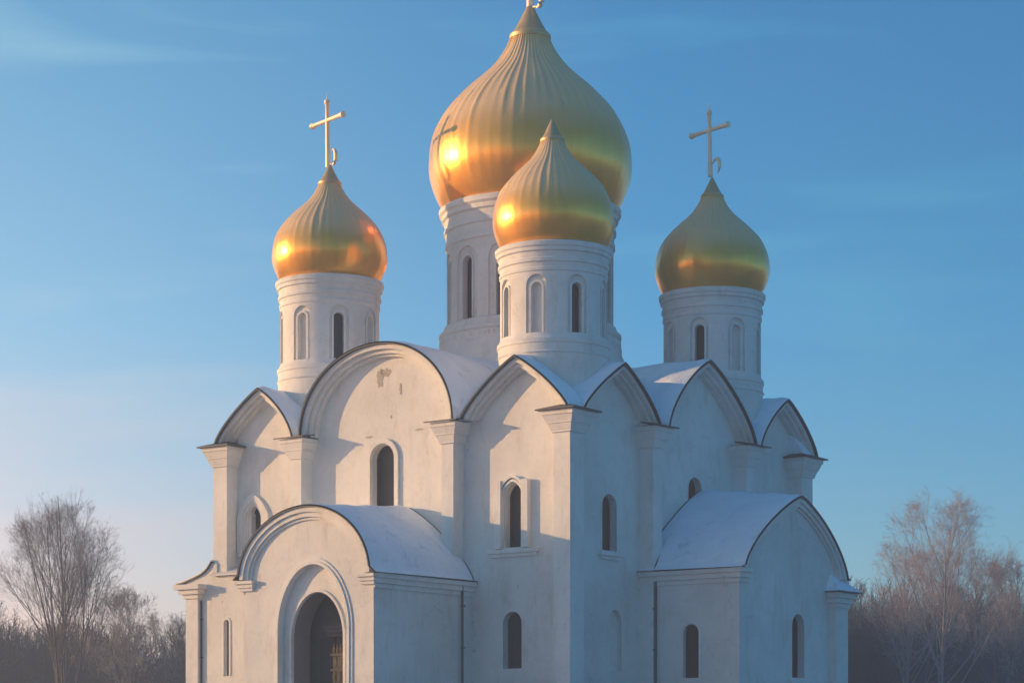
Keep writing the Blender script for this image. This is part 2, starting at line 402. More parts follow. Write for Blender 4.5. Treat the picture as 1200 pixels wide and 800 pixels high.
# roof deck and crossing vaults
bm = bmesh.new(); box(bm, -W + .9, -.9, .9, W - .9, 14.6, 15.12)
finish(bm, 'roof_deck', M['snow'], church, (0, 0, G))
for fr in ('sunny', 'shady'):
    loc, rz = place(fr)
    for bay in BAYS[fr]:
        far = W + .10
        def squeezed(pr, y):
            if y < .95 or y > W - .95: return pr
            xm = max(pr, key=lambda q_: q_[1])[0]; lo_, hi_ = pr[-1][0], pr[0][0]
            f0 = (xm - .82) / (xm - lo_) if lo_ < .82 else 1; f1 = (W - .82 - xm) / (hi_ - xm) if hi_ > W - .82 else 1
            return [(xm + (x - xm) * (f0 if x < xm else f1), z) for x, z in pr]
        bm = bmesh.new()
        for ya, yb in ((-.10, .94), (.95, W - .95), (W - .94, far)):
            strip(bm, squeezed(bay_profile(bay, -.04), (ya + yb) / 2), squeezed(bay_profile(bay, 0.0), (ya + yb) / 2), ya, yb)
        vr = finish(bm, 'vault_roof', M['metal'], church, loc, rz)
        bm = bmesh.new()
        # snow blanket, slightly uneven
        ys = [-.07, .3, .6, .93, .97] + [1.5 + (W - 3) * k / 36 for k in range(37)] + [W - .97, W - .93, W - .5, far - .03]
        NY = len(ys) - 1; prf0 = bay_profile(bay, -.06, 40); c_x = (bay[0] + bay[1]) / 2
        grid = []
        for j, yy in enumerate(ys):
            row = []
            for i, (x, z) in enumerate(squeezed(prf0, yy)):
                t = .07 + .14 * (0.5 + .5 * math.sin(i * .31 + j * .37 + bay[0] * 5) * math.sin(j * .53 + i * .17 + bay[2])) if 0 < j < NY and 0 < i < 40 else .05
                nx = (x - c_x) / (bay[1] - bay[0]); row.append(bm.verts.new((x + nx * t, yy, z + t)))
            grid.append(row)
        for j in range(NY):
            for i in range(40): bm.faces.new((grid[j][i], grid[j][i + 1], grid[j + 1][i + 1], grid[j + 1][i]))
        finish(bm, 'snow_cover', M['snow'], vr, smooth=60)
# ------------------------------------------------------------------ drums, onion domes and crosses
DOME = [(.0, .842), (.12, .912), (.25, .964), (.36, .992), (.46, 1.0), (.58, .992), (.70, .966), (.80, .93), (.90, .878), (1.0, .812), (1.11, .715), (1.22, .605), (1.34, .468), (1.46, .348), (1.58, .262), (1.68, .21), (1.78, .178)]
def dome_r(t):
    for (a0, r0), (a1, r1) in zip(DOME, DOME[1:]):
        if t <= a1:
            break
    i = DOME.index((a1, r1)); P = [DOME[max(0, i - 2)], DOME[i - 1], DOME[i], DOME[min(len(DOME) - 1, i + 1)]]
    u = (t - a0) / (a1 - a0)
    m0 = (P[2][1] - P[0][1]) / max(1e-6, (P[2][0] - P[0][0])) * (a1 - a0); m1 = (P[3][1] - P[1][1]) / max(1e-6, (P[3][0] - P[1][0])) * (a1 - a0)
    return (2 * u**3 - 3 * u**2 + 1) * r0 + (u**3 - 2 * u**2 + u) * m0 + (-2 * u**3 + 3 * u**2) * r1 + (u**3 - u**2) * m1
def dome_mesh(rad, ribs, seed):
    rnd = random.Random(seed); seg = ribs * 8; NZ = 90
    amp = [rnd.uniform(.4, 1.0) for _ in range(ribs)]; reach = [rnd.uniform(.45, .95) for _ in range(ribs)]; lean = [rnd.uniform(-.012, .012) for _ in range(ribs)]
    bm = bmesh.new(); rings = []
    for j in range(NZ + 1):
        t = 1.78 * j / NZ; r = dome_r(t); ring = []
        for k in range(seg):
            a = 2 * math.pi * k / seg; kk = k // 8; ph = (k % 8) / 8
            fade = min(1, max(0, (t - reach[kk]) / .35)); low = .12 * min(1, t / .3)
            crest = (math.sin(math.pi * ph)) ** 3.2
            d = (fade * .85 + low) * amp[kk] * crest * .017 * (.35 + .65 * r) + .0022 * math.sin(5 * a + 3 * t + seed) + .0022 * math.sin(11 * a - 7 * t) * math.sin(9 * t + 3 * a)
            rr_ = rad * (r + d); aa = a + lean[kk] * t
            ring.append(bm.verts.new((rr_ * math.cos(aa), rr_ * math.sin(aa), rad * t)))
        rings.append(ring)
    for j in range(NZ):
        for k in range(seg): bm.faces.new((rings[j][k], rings[j][(k + 1) % seg], rings[j + 1][(k + 1) % seg], rings[j + 1][k]))
    bm.faces.new(rings[0][::-1]); bm.faces.new(rings[-1])
    return bm
def cap_bm(rad):
    bm = bmesh.new(); z = 1.70 * rad
    lathe(bm, [(.17 * rad, z), (.205 * rad, z + .02 * rad), (.205 * rad, z + .055 * rad), (.175 * rad, z + .075 * rad), (.12 * rad, z + .17 * rad), (.065 * rad, z + .28 * rad), (.025 * rad, z + .36 * rad), (.01 * rad, z + .38 * rad)], 32)
    return bm
def cross_bm(h, arm, r):
    bm = bmesh.new()
    tube(bm, [(0, 0, 0), (0, 0, h * .5), (0, 0, h * .93), (0, 0, h * .95), (0, 0, h)], [r * 1.1, r * .9, r * .85, r * 1.35, r * 1.1], 10)
    tube(bm, [(0, 0, h), (0, 0, h + .25 * arm)], [r * .35, r * .15], 6)
    tube(bm, [(-arm, 0, h * .70), (-arm * .8, 0, h * .70), (0, 0, h * .70), (arm * .8, 0, h * .70), (arm, 0, h * .70)], [r * 1.4, r * .95, r * .85, r * .95, r * 1.4], 10)
    return bm
def crescent_bm(s, r, hook):
    bm = bmesh.new(); pts = []; rs = []
    a0, a1 = (-120, 110) if not hook else (-70, 150)
    for i in range(15):
        a = R(a0 + (a1 - a0) * i / 14); pts.append((s * 1.15 + s * .62 * math.cos(a) * 1.0, 0, s + s * math.sin(a)))
        rs.append(r * (.25 + .9 * math.sin(math.pi * i / 14)))
    tube(bm, pts, rs, 8)
    tube(bm, [(0, 0, s * 1.9 if hook else .1), pts[-1 if hook else 0]], r * .4, 6)
    return bm
def drum_mesh(prof, nwin, r, wz0, wz1, hw, nz0, nz1, nhw, off, name, seg=96):
    bm = bmesh.new(); lathe(bm, prof, seg)
    o = finish(bm, name, M['plaster'], church, (0, 0, 0))
    def turn(b_, pts, y0, y1, a):
        k0 = len(b_.verts); prism(b_, pts, y0, y1); b_.verts.ensure_lookup_table()
        vs = b_.verts[k0:]
        bmesh.ops.rotate(b_, verts=vs, cent=(0, 0, 0), matrix=Matrix.Rotation(a, 3, 'Z'))
    def niches(b_):
        for k in range(nwin):
            turn(b_, round_outline(0, nhw, nz0, nz1), -r - .6, -r + .13, off + 2 * math.pi * k / nwin)
    def slots(b_):
        for k in range(nwin):
            turn(b_, round_outline(0, hw, wz0, wz1), -r - .6, -r + .62, off + 2 * math.pi * k / nwin)
    cut(o, niches); cut(o, slots)
    me = o.data; me.shade_smooth(); me.set_sharp_from_angle(angle=R(32))
    return o
def drum_window(parent, r, wz0, wz1, hw, a, blind=False):
    bm = bmesh.new(); yy = -r + (.30 if blind else .42)
    prism(bm, round_outline(0, hw, wz0, wz1), yy, yy + .04, 0)
    fo = [(hw - .003, wz0)] + arch(0, hw - .003, wz1 - hw, hw - .003, 2, 2, 14) + [(-hw + .003, wz0)]
    fi = [(hw - .05, wz0)] + arch(0, hw - .05, wz1 - hw, hw - .05, 2, 2, 14) + [(-hw + .05, wz0)]
    if not blind: strip(bm, fo, fi, yy - .05, yy - .004, 1)
    ro = [(hw + .09, wz0)] + arch(0, hw + .09, wz1 - hw, hw + .09, 2, 2, 14) + [(-hw - .09, wz0)]
    ri = [(hw + .004, wz0)] + arch(0, hw + .004, wz1 - hw, hw + .004, 2, 2, 14) + [(-hw - .004, wz0)]
    strip(bm, ro, ri, -r + .05, -r + .16, 2)
    return finish(bm, 'blind_window' if blind else 'drum_window', [M['plaster'] if blind else M['glass'], M['frame'], M['trim']], parent, (0, 0, 0), a)
# profile of the small drums; z measured from the cornice top
SP = [(2.44, -6.6), (2.44, -4.82), (2.50, -4.76), (2.44, -4.68), (2.44, -4.38), (2.49, -4.34), (2.49, -4.18), (2.43, -4.12), (2.37, -4.02), (2.34, -3.9),
      (2.34, -1.30), (2.39, -1.26), (2.39, -1.14), (2.35, -1.10), (2.37, -.92), (2.44, -.88), (2.44, -.74), (2.39, -.70), (2.41, -.46), (2.50, -.42), (2.50, -.28), (2.56, -.22), (2.57, -.06), (2.50, 0), (2.2, .05)]
spots = [  # centre (x,y local), cornice top, window turn, dome radius, cross
    ('near', (-3.22, 3.32), 22.6, R(-20), 2.66, None),
    ('left', (-16.75, 4.0), 22.95, R(-30), 2.73, 'open'),
    ('right', (-3.26, 16.5), 22.75, R(-20), 2.76, 'hook'),
    ('rear', (-15.8, 16.5), 22.8, R(10), 2.7, None)]
DR = 2.34; NW = 8
small = None
for nm, (x, y), zt, turn, dr, cr in spots:
    if small is None:
        d = drum_mesh(SP, NW, DR, -4.06 + .16, -1.75, .24, -3.92, -1.42, .46, 0.0, 'drum'); small = d
    else:
        d = bpy.data.objects.new('drum', small.data); COL.objects.link(d); d.parent = church
    d.location = (x, y, zt + G); rot = ALPHA + turn; d.rotation_euler = (0, 0, rot)
    for k in range(NW): drum_window(d, DR, -3.9, -1.75, .24, 2 * math.pi * k / NW, (k + (nm == 'right')) % 2 == 0)
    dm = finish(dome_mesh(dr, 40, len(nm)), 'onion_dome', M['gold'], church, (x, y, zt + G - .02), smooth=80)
    if nm == 'near': dm.rotation_euler = (R(-1), R(-1.5), 0); dm.scale = (1, 1, 1.06)
    finish(cap_bm(dr), 'finial', M['cap'], dm, smooth=40)
    if cr:
        cb = finish(cross_bm(3.2, 1.27, .115), 'cross', M['gilt'], church, (x - .1, y, zt + G + 2.02 * dr + (.2 if cr == 'hook' else 0)), ALPHA + R(50) - 2 * ALPHA + R(0), smooth=50)
        cb.rotation_euler = (0, R(-1.5), ALPHA - R(50))
        cs = finish(crescent_bm(.36, .09, cr == 'hook'), 'crescent', M['gilt'], cb, (0, 0, .05), smooth=60)
# the great central drum
BP = [(4.58, 16.0), (4.55, 19.2), (4.50, 19.5), (4.40, 19.7), (4.40, 20.0), (4.34, 20.06), (4.30, 20.42), (4.38, 20.5), (4.38, 20.66), (4.22, 20.74), (4.14, 21.0), (4.04, 21.06), (4.0, 21.1),
      (4.0, 24.75), (4.08, 24.8), (4.08, 24.98), (4.02, 25.02), (4.05, 25.45), (4.14, 25.5), (4.14, 25.64), (4.08, 25.7), (4.12, 26.05), (4.24, 26.12), (4.24, 26.32), (4.36, 26.42), (4.38, 26.62), (4.28, 26.7), (3.6, 26.78)]
bx_, by_ = -10.0, 10.85
NB = 12
big = drum_mesh(BP, NB, 4.0, 21.1, 24.05, .34, 21.06, 24.5, .72, 0.0, 'great_drum', 128)
big.location = (bx_, by_, G); big.rotation_euler = (0, 0, ALPHA + R(-49))
for k in range(NB): drum_window(big, 4.0, 21.1, 24.05, .34, 2 * math.pi * k / NB)
# beaded band round the foot of the great drum
bm = bmesh.new(); rings = []
for rad, z in ((4.28, 20.14), (4.37, 20.15), (4.37, 20.33), (4.28, 20.34)):
    ring = []
    for k in range(440):
        a = 2 * math.pi * k / 440; q_ = rad if k % 4 < 2 else 4.31 if rad > 4.3 else rad
        ring.append(bm.verts.new((q_ * math.cos(a), q_ * math.sin(a), z)))
    rings.append(ring)
for A_, B_ in zip(rings, rings[1:]):
    for k in range(440): bm.faces.new((A_[k], A_[(k + 1) % 440], B_[(k + 1) % 440], B_[k]))
finish(bm, 'beaded_band', M['trim'], big)
dmr = 4.87
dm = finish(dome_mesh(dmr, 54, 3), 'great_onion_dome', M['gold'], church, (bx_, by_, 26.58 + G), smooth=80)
finish(cap_bm(dmr), 'finial', M['cap'], dm, smooth=40)
cb = finish(cross_bm(4.6, 1.4, .16), 'cross', M['gilt'], church, (bx_, by_, 26.58 + G + 2.0 * dmr), 0, smooth=50)
cb.rotation_euler = (0, 0, ALPHA - R(50))
finish(crescent_bm(.5, .13, False), 'crescent', M['gilt'], cb, (0, 0, .05), smooth=60)

# ------------------------------------------------------------------ porch and chapel
def cornice(bm, x0, x1, y, zt, sgn):
    pass
def wing(name, fr, s0, s1, depth, ze, zc, p, q, sk, wins_front, wins_left, portal=None, ridge=.45, wall_t=.6):
    """gabled wing that projects from a facade; front face at y = -depth"""
    loc, rz = place(fr); xc = (s0 + s1) / 2; a = (s1 - s0) / 2
    def prof(inset, dz=0, n=36, u=0): return arch(xc, a - inset, ze + dz, zc - ze - inset, p + (1.12 - p) * u, q + (1.18 - q) * u, n, sk)
    bm = bmesh.new()
    prism(bm, [(s0, .5), (s1, .5)] + prof(.02), -depth, -depth + (1.4 if portal else .6))
    t0 = -depth + (1.4 if portal else .6)
    o = finish(bm, name, M['plaster'], church, loc, rz)
    def cutter(b_):
        for w in wins_front: prism(b_, round_outline(*w[:7]), -depth - .5, -depth + DEPTH)
    if wins_front: cut(o, cutter)
    if portal:
        pc, ph, pz, pr_, oh, oz, orr = portal
        cut(o, lambda b_: prism(b_, [(pc - oh, .2), (pc + oh, .2)] + arch(pc, oh, oz - orr, orr, 2, 1.85, 30), -depth - .5, -depth + .3))
        cut(o, lambda b_: prism(b_, [(pc - ph, .1), (pc + ph, .1)] + arch(pc, ph, pz - pr_, pr_, 2, 1.9, 30), -depth - .5, -depth + 2))
    for w in wins_front: 
        wo = window(o, w, -depth, (0, 0, 0), 0); 
    # side walls
    for left in (True, False):
        bm = bmesh.new()
        x0, x1 = (s0, s0 + .6) if left else (s1 - .6, s1)
        box(bm, x0, x1, t0, WP - .003, .5, ze - .02)
        sw = finish(bm, 'side_wall', M['plaster'], o)
        if left and wins_left:
            def cl_(b_):
                for yc, hw, z0, z1 in wins_left:
                    k0 = len(b_.verts); prism(b_, round_outline(0, hw, z0, z1), -.5, .4); b_.verts.ensure_lookup_table()
                    bmesh.ops.transform(b_, verts=b_.verts[k0:], matrix=Matrix.Translation((s0, yc, 0)) @ Matrix.Rotation(R(-90), 4, 'Z'))
            cut(sw, cl_)
            for yc, hw, z0, z1 in wins_left:
                bm = bmesh.new(); yy = .28
                prism(bm, round_outline(0, hw, z0, z1), yy, yy + .05, 0)
                fo = [(hw - .003, z0)] + arch(0, hw - .003, z1 - hw, hw - .003, 2, 2, 14) + [(-hw + .003, z0)]
                fi = [(hw - .07, z0)] + arch(0, hw - .07, z1 - hw, hw - .07, 2, 2, 14) + [(-hw + .07, z0)]
                strip(bm, fo, fi, yy - .06, yy - .004, 1)
                ro = [(hw + .16, z0)] + arch(0, hw + .16, z1 - hw, hw + .16, 2, 2, 14) + [(-hw - .16, z0)]
                ri = [(hw + .08, z0)] + arch(0, hw + .08, z1 - hw, hw + .08, 2, 2, 14) + [(-hw - .08, z0)]
                strip(bm, ro, ri, -.03, .01, 2)
                finish(bm, 'window', [M['glass'], M['frame'], M['trim']], o, (s0, yc, 0), R(-90))
        # eaves moulding
        bm = bmesh.new(); sg = -1 if left else 1; xe = s0 if left else s1
        for z0, z1, e in ((ze - .62, ze - .42, .07), (ze - .42, ze - .2, .17), (ze - .2, ze - .01, .27)):
            xa, xb = sorted((xe - sg * .05, xe + sg * e)); f0 = -depth - (e if not portal else .02)
            box(bm, xa, xb, f0 if not portal or True else f0, WP - .01, z0, z1 - .004)
            if not portal and left:      # the moulding turns the corner on to the front
                box(bm, xe + .051, xe + .75, -depth - e, -depth + .05, z0, z1 - .004)
        finish(bm, 'eaves_moulding', M['trim'], o, bevel=.03)
    # archivolt on the front
    bm = bmesh.new()
    for i0, i1, pd in ((0.0, .2, .30), (.205, .40, .20), (.405, .52, .09)):
        strip(bm, prof(i0 + .004), prof(i1), -depth - pd, -depth + .05)
    finish(bm, 'archivolt', M['trim'], o)
    # roof with snow, climbing slightly to the wall
    bm = bmesh.new()
    f0, f1 = -depth - .38, WP - .01
    NY, NP = 16, 36
    def layer(off, y0, y1, wob):
        g = []
        for j in range(NY + 1):
            u = j / NY; yy = y0 + (y1 - y0) * u; row = []
            pr2 = prof(-off, 0, 36, u)
            for i, (x, z) in enumerate(pr2):
                t = i / NP; up = ridge * u * (math.sin(math.pi * t) * .9 + .1)
                wv = wob * (1 + math.sin(i * .4 + j * .5) * math.sin(j * .8 - i * .2)) if 0 < j < NY and 0 < i < NP else 0
                row.append(bm.verts.new((x + (.28 if i == 0 else -.28 if i == NP else 0) * 1.0, yy, z + up + wv)))
            g.append(row)
        return g
    lo = layer(0.0, f0, f1, 0); hi = layer(.04, f0, f1, 0)
    for j in range(NY):
        for i in range(NP):
            bm.faces.new((lo[j][i], lo[j + 1][i], lo[j + 1][i + 1], lo[j][i + 1])); bm.faces.new((hi[j][i], hi[j][i + 1], hi[j + 1][i + 1], hi[j + 1][i]))
    for j in range(NY):
        for i in (0, NP): bm.faces.new((lo[j][i], lo[j + 1][i], hi[j + 1][i], hi[j][i]))
    for i in range(NP):
        for j in (0, NY): bm.faces.new((lo[j][i], lo[j][i + 1], hi[j][i + 1], hi[j][i]))
    rf = finish(bm, 'wing_roof' if name != 'porch' else 'porch_roof', M['metal'], o)
    bm = bmesh.new(); g = layer(.11, f0 + .03, f1, .05)
    for j in range(NY):
        for i in range(NP): bm.faces.new((g[j][i], g[j][i + 1], g[j + 1][i + 1], g[j + 1][i]))
    sn = finish(bm, 'wing_snow', M['snow'], o, smooth=60); sn.name = 'snow_cover'
    bm = bmesh.new()
    pil = PIL[fr]; pts = []
    pr3 = prof(-.09, 0, 36, 1)
    for i, (x, z) in enumerate(pr3):
        t = i / 36; up = ridge * (math.sin(math.pi * t) * .9 + .1)
        yy = -.03 if any(a_ - .05 < x < b_ + .05 for a_, b_ in pil) else WP - .03
        if pts and abs(pts[-1][1] - yy) > .3: pts.append((x, pts[-1][1], z + up))
        pts.append((x, yy, z + up))
    tube(bm, pts, .045, 6)
    finish(bm, 'flashing', M['metal'], o)
    return o
porch = wing('porch', 'sunny', 7.45, 14.75, 5.9, 8.1, 11.0, 1.95, 1.95, 0.15, [], [],
             portal=(11.42, 1.44, 7.45, 1.9, 1.92, 8.6, 2.7))
# ring moulding round the portal, thin edge round the opening, imposts
bm = bmesh.new(); pc = 11.42
for i0, i1, pd in ((1.925, 2.06, .10), (2.065, 2.2, .05)):
    o_ = [(pc + i1, .5)] + arch(pc, i1, 5.9, 2.7 + i1 - 1.92, 2, 1.85, 30) + [(pc - i1, .5)]
    i_ = [(pc + i0, .5)] + arch(pc, i0, 5.9, 2.7 + i0 - 1.92, 2, 1.85, 30) + [(pc - i0, .5)]
    strip(bm, o_, i_, -5.9 - pd, -5.87)
finish(bm, 'portal_moulding', M['trim'], porch)
bm = bmesh.new()
o_ = [(pc + 1.56, .5)] + arch(pc, 1.56, 5.55, 2.02, 2, 1.9, 30) + [(pc - 1.56, .5)]
i_ = [(pc + 1.445, .5)] + arch(pc, 1.445, 5.55, 1.905, 2, 1.9, 30) + [(pc - 1.445, .5)]
strip(bm, o_, i_, -5.67, -5.58)
finish(bm, 'doorway_edge', M['trim'], porch)
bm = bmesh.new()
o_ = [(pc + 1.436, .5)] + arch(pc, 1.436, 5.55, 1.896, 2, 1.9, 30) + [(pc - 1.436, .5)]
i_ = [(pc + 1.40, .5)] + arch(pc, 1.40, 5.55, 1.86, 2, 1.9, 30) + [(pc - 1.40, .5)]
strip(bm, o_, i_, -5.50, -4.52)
finish(bm, 'archway_shade_shell', M['jamb_shade'], porch)  # added shell over the jambs, its grey stands in for their shade
for x0, x1 in ((7.25, 8.05), (14.1, 14.85)):
    bm = bmesh.new()
    box(bm, x0, x1, -6.02, -5.88, 7.62, 7.76); box(bm, x0 - .06, x1 + .06, -6.1, -5.88, 7.765, 7.92); box(bm, x0 - .12, x1 + .12, -6.2, -5.88, 7.925, 8.06)
    finish(bm, 'impost', M['trim'], porch, bevel=.02)
# inside the archway: back wall, cornice on a jamb, carved wooden shrine panel
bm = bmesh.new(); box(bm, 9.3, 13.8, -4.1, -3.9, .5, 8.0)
finish(bm, 'inner_wall', M['darkplaster'], porch)
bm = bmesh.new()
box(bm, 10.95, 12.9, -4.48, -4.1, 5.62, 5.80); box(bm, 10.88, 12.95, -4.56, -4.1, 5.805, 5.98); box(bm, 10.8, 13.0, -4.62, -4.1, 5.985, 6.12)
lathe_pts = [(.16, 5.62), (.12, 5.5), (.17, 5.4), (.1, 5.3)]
finish(bm, 'inner_cornice', M['darkplaster'], porch, bevel=.02)
bm = bmesh.new(); box(bm, 10.3, 11.15, -4.18, -4.1, .5, 5.6)
finish(bm, 'door', M['frame'], porch)
bm = bmesh.new()
px0, px1 = 11.18, 12.6
box(bm, px0, px1, -4.35, -4.103, .6, 4.95)
for k in range(7):      # carved uprights and little crowning spikes
    xx = px0 + .1 + k * .19
    tube(bm, [(xx, -4.4, 4.95), (xx, -4.4, 5.1), (xx, -4.4, 5.2), (xx, -4.4, 5.34)], [.05, .07, .035, .01], 8)
for zz, h_ in ((4.9, .1), (4.25, .09), (3.65, .1), (2.9, .08), (2.1, .1)):
    box(bm, px0 - .05, px1, -4.46, -4.352, zz - h_, zz)
for k in range(5):
    xx = px0 + .12 + k * .3
    tube(bm, [(xx, -4.4, 3.66), (xx, -4.42, 3.9), (xx, -4.4, 4.1), (xx, -4.4, 4.25)], [.05, .08, .05, .06], 8)
    box(bm, xx - .09, xx + .12, -4.40, -4.352, 2.95, 3.5); box(bm, xx - .09, xx + .12, -4.40, -4.352, 4.36, 4.76)
finish(bm, 'carved_panel', M['wood'], porch)['label'] = 'weathered brown carved wooden panel inside the archway'

chapel = wing('side_chapel', 'shady', 6.5, 15.55, 4.3, 8.65, 12.05, 1.22, 1.48, .3,
              [(11.55, .55, 4.05, 6.9, 2, 2, .55, 'deep')], [(-1.85, .40, 3.95, 6.3)], ridge=.55)
bm = bmesh.new(); box(bm, 14.45, 15.6, -4.62, -4.28, .5, 7.35)
p_ = finish(bm, 'chapel_pilaster', M['trim'], chapel, bevel=.03)
bm = bmesh.new()
for z0, z1, e in [(7.35, 7.55, .08), (7.55, 7.78, .18), (7.78, 8.02, .3)]: box(bm, 14.45 - e, 15.6 + e, -4.62 - e, -4.29, z0, z1 - .004)
finish(bm, 'capital', M['trim'], p_, bevel=.03)
bm = bmesh.new(); box(bm, 14.0, 16.05, -5.12, -4.29, 8.025, 8.075)
fl = finish(bm, 'flashing', M['metal'], p_)
bm = bmesh.new()
lo = [bm.verts.new(v_) for v_ in ((14.03, -5.08, 8.08), (16.0, -5.08, 8.08), (16.0, -4.29, 8.08), (14.03, -4.29, 8.08))]
hi = [bm.verts.new(v_) for v_ in ((14.5, -4.6, 8.45), (15.6, -4.6, 8.45), (15.5, -4.29, 8.75), (14.5, -4.29, 8.85))]
bm.faces.new(lo[::-1]); bm.faces.new(hi)
for i in range(4): bm.faces.new((lo[i], lo[(i + 1) % 4], hi[(i + 1) % 4], hi[i]))
finish(bm, 'snow_cover', M['snow'], p_, bevel=.06)
# low annex that widens the foot of the far corner
loc, rz = place('sunny')
bm = bmesh.new(); box(bm, -1.42, 5.2, -.09, 7, .5, 9.0)
an = finish(bm, 'corner_annex', M['plaster'], church, loc, rz)
cut(an, lambda b_: prism(b_, round_outline(.95, .17, 4.33, 6.95), -.6, .5))
bm = bmesh.new(); prism(bm, round_outline(.95, .17, 4.33, 6.95), .03, .09)
finish(bm, 'slit_window', M['frame'], an)
bm = bmesh.new(); strip(bm, [(1.22, 4.33)] + arch(.95, .27, 6.78, .27, 2, 2, 12) + [(.68, 4.33)], [(1.12, 4.33)] + arch(.95, .17, 6.78, .17, 2, 2, 12) + [(.78, 4.33)], -.13, -.06)
finish(bm, 'slit_surround', M['trim'], an)
bm = bmesh.new(); box(bm, -1.5, -.72, -.3, -.05, .5, 8.0)
p_ = finish(bm, 'annex_pilaster', M['trim'], an, bevel=.03)
bm = bmesh.new()
for z0, z1, e in [(8.0, 8.2, .1), (8.2, 8.42, .26), (8.42, 8.66, .42)]: box(bm, -1.5 - e, -.72 + e, -.3 - e, 1.0, z0, z1 - .004)
finish(bm, 'capital', M['trim'], p_, bevel=.03)
# swept lean-to roof of the annex
bm = bmesh.new(); prev = None
prof_ = [(-2.25, 8.68), (-1.7, 8.78), (-1.1, 8.95), (-.6, 9.12), (-.25, 9.35), (0.0, 9.65)]
strip(bm, [(x, z + .07) for x, z in prof_], prof_, -.2, 7.2)
rf = finish(bm, 'lean_to_roof', M['metal'], an)
bm = bmesh.new(); strip(bm, [(x, z + .14) for x, z in prof_], [(x, z + .075) for x, z in prof_], -.17, 7.1)
finish(bm, 'snow_cover', M['snow'], rf)
bm = bmesh.new()
vs = [(0.02, -.3, 9.0), (5.2, -.3, 9.0), (5.2, .76, 9.42), (0.02, .76, 9.42)]
lo = [bm.verts.new(v_) for v_ in vs]; hi = [bm.verts.new((x, y, z + .09)) for x, y, z in vs]
bm.faces.new(lo[::-1]); bm.faces.new(hi)
for i in range(4): bm.faces.new((lo[i], lo[(i + 1) % 4], hi[(i + 1) % 4], hi[i]))
finish(bm, 'ledge', M['plaster'], an)
bm = bmesh.new()
prism(bm, [(-1.42, 8.6), (.3, 8.6), (.3, 9.6)] + [(x, z - .01) for x, z in prof_[::-1][:5]], -.085, 7.0)
finish(bm, 'annex_gable', M['plaster'], an)
# downpipes
def downpipe(fr, x, y, z0, z1, pr_=.055):
    loc, rz = place(fr); bm = bmesh.new()
    tube(bm, [(x, y, z0), (x, y, z1 - .3), (x, y - .02, z1)], pr_, 10)
    for zz in np.arange(z0 + 1, z1, 1.8): box(bm, x - .09, x + .09, y - .03, y + .1, zz, zz + .05)
    return finish(bm, 'downpipe', M['pipe'], church, loc, rz)
downpipe('sunny', 14.88, -.10, .6, 7.9)
downpipe('shady', 6.43, -.07, .6, 8.3)
downpipe('sunny', -.64, -.13, .6, 7.9, .04)
# chipped plaster scar near the crown of the great gable: jagged flake of bared masonry
bm = bmesh.new(); rnd = random.Random(5); loc, rz = place('sunny')
def flake(cx, cz, w, h, n=22):
    pts = []
    for k in range(n):
        a = 2 * math.pi * k / n; f = rnd.uniform(.6, 1.05); pts.append((cx + w * f * math.cos(a), cz + h * f * math.sin(a)))
    prism(bm, pts, WP - .012, WP + .02)
flake(9.55, 17.45, .22, .5); flake(9.9, 17.72, .38, .2); flake(10.75, 16.9, .09, .3); flake(10.2, 15.7, .06, .08); flake(8.9, 14.9, .25, .06); flake(11.8, 15.0, .3, .05)
finish(bm, 'chipped_plaster', M['scar'], church, loc, rz)

# ------------------------------------------------------------------ ground
def ground():
    nx, ny = 110, 110
    xs = np.concatenate([np.linspace(-780, -90, 25, endpoint=False), np.linspace(-90, 90, 60, endpoint=False), np.linspace(90, 780, 26)])
    ys = np.concatenate([np.linspace(-90, 20, 15, endpoint=False), np.linspace(20, 220, 66, endpoint=False), np.linspace(220, 980, 30)])
    V = []
    for y in ys:
        for x in xs:
            d = math.hypot(x - 2, y - 114); h = GROUND * (1 if d < 30 else 0 if d > 75 else .5 + .5 * math.cos(math.pi * (d - 30) / 45))
            if d > 35: h += .12 * math.sin(x * .13) * math.cos(y * .11) 
            V.append((x, y, h))
    n = len(xs); F = [(j * n + i, j * n + i + 1, (j + 1) * n + i + 1, (j + 1) * n + i) for j in range(len(ys) - 1) for i in range(n - 1)]
    me = bpy.data.meshes.new('ground'); me.from_pydata(V, [], F); me.shade_smooth()
    o = link_mesh('ground', me, M['field']); o['kind'] = 'structure'
ground()

# ------------------------------------------------------------------ trees
class Twigs:
    def __init__(s): s.V = []; s.F = []; s.n = 0
    def tube(s, pts, rs, k):
        """pts (m,3) array, rs radii, k sides"""
        m = len(pts); d = np.gradient(pts, axis=0); d /= np.linalg.norm(d, axis=1)[:, None] + 1e-9
        up = np.array([.3, .2, 1.0]) if abs(d[0][2]) < .9 else np.array([1, .1, 0])
        u = np.cross(d, up); u /= np.linalg.norm(u, axis=1)[:, None] + 1e-9; w = np.cross(d, u)
        a = np.arange(k) * 2 * math.pi / k
        ring = pts[:, None, :] + (u[:, None, :] * np.cos(a)[None, :, None] + w[:, None, :] * np.sin(a)[None, :, None]) * np.asarray(rs)[:, None, None]
        s.V.append(ring.reshape(-1, 3))
        for i in range(m - 1):
            b0 = s.n + i * k
            for j in range(k): s.F.append((b0 + j, b0 + (j + 1) % k, b0 + k + (j + 1) % k, b0 + k + j))
        s.n += m * k
    def mesh(s, name):
        me = bpy.data.meshes.new(name); V = np.concatenate(s.V); F = np.array(s.F, dtype=np.int32)
        me.vertices.add(len(V)); me.vertices.foreach_set('co', V.astype(np.float32).ravel())
        me.loops.add(F.size); me.loops.foreach_set('vertex_index', F.ravel())
        me.polygons.add(len(F)); me.polygons.foreach_set('loop_start', np.arange(len(F), dtype=np.int32) * 4)
        me.update(calc_edges=True); me.validate(); me.shade_smooth(); return me
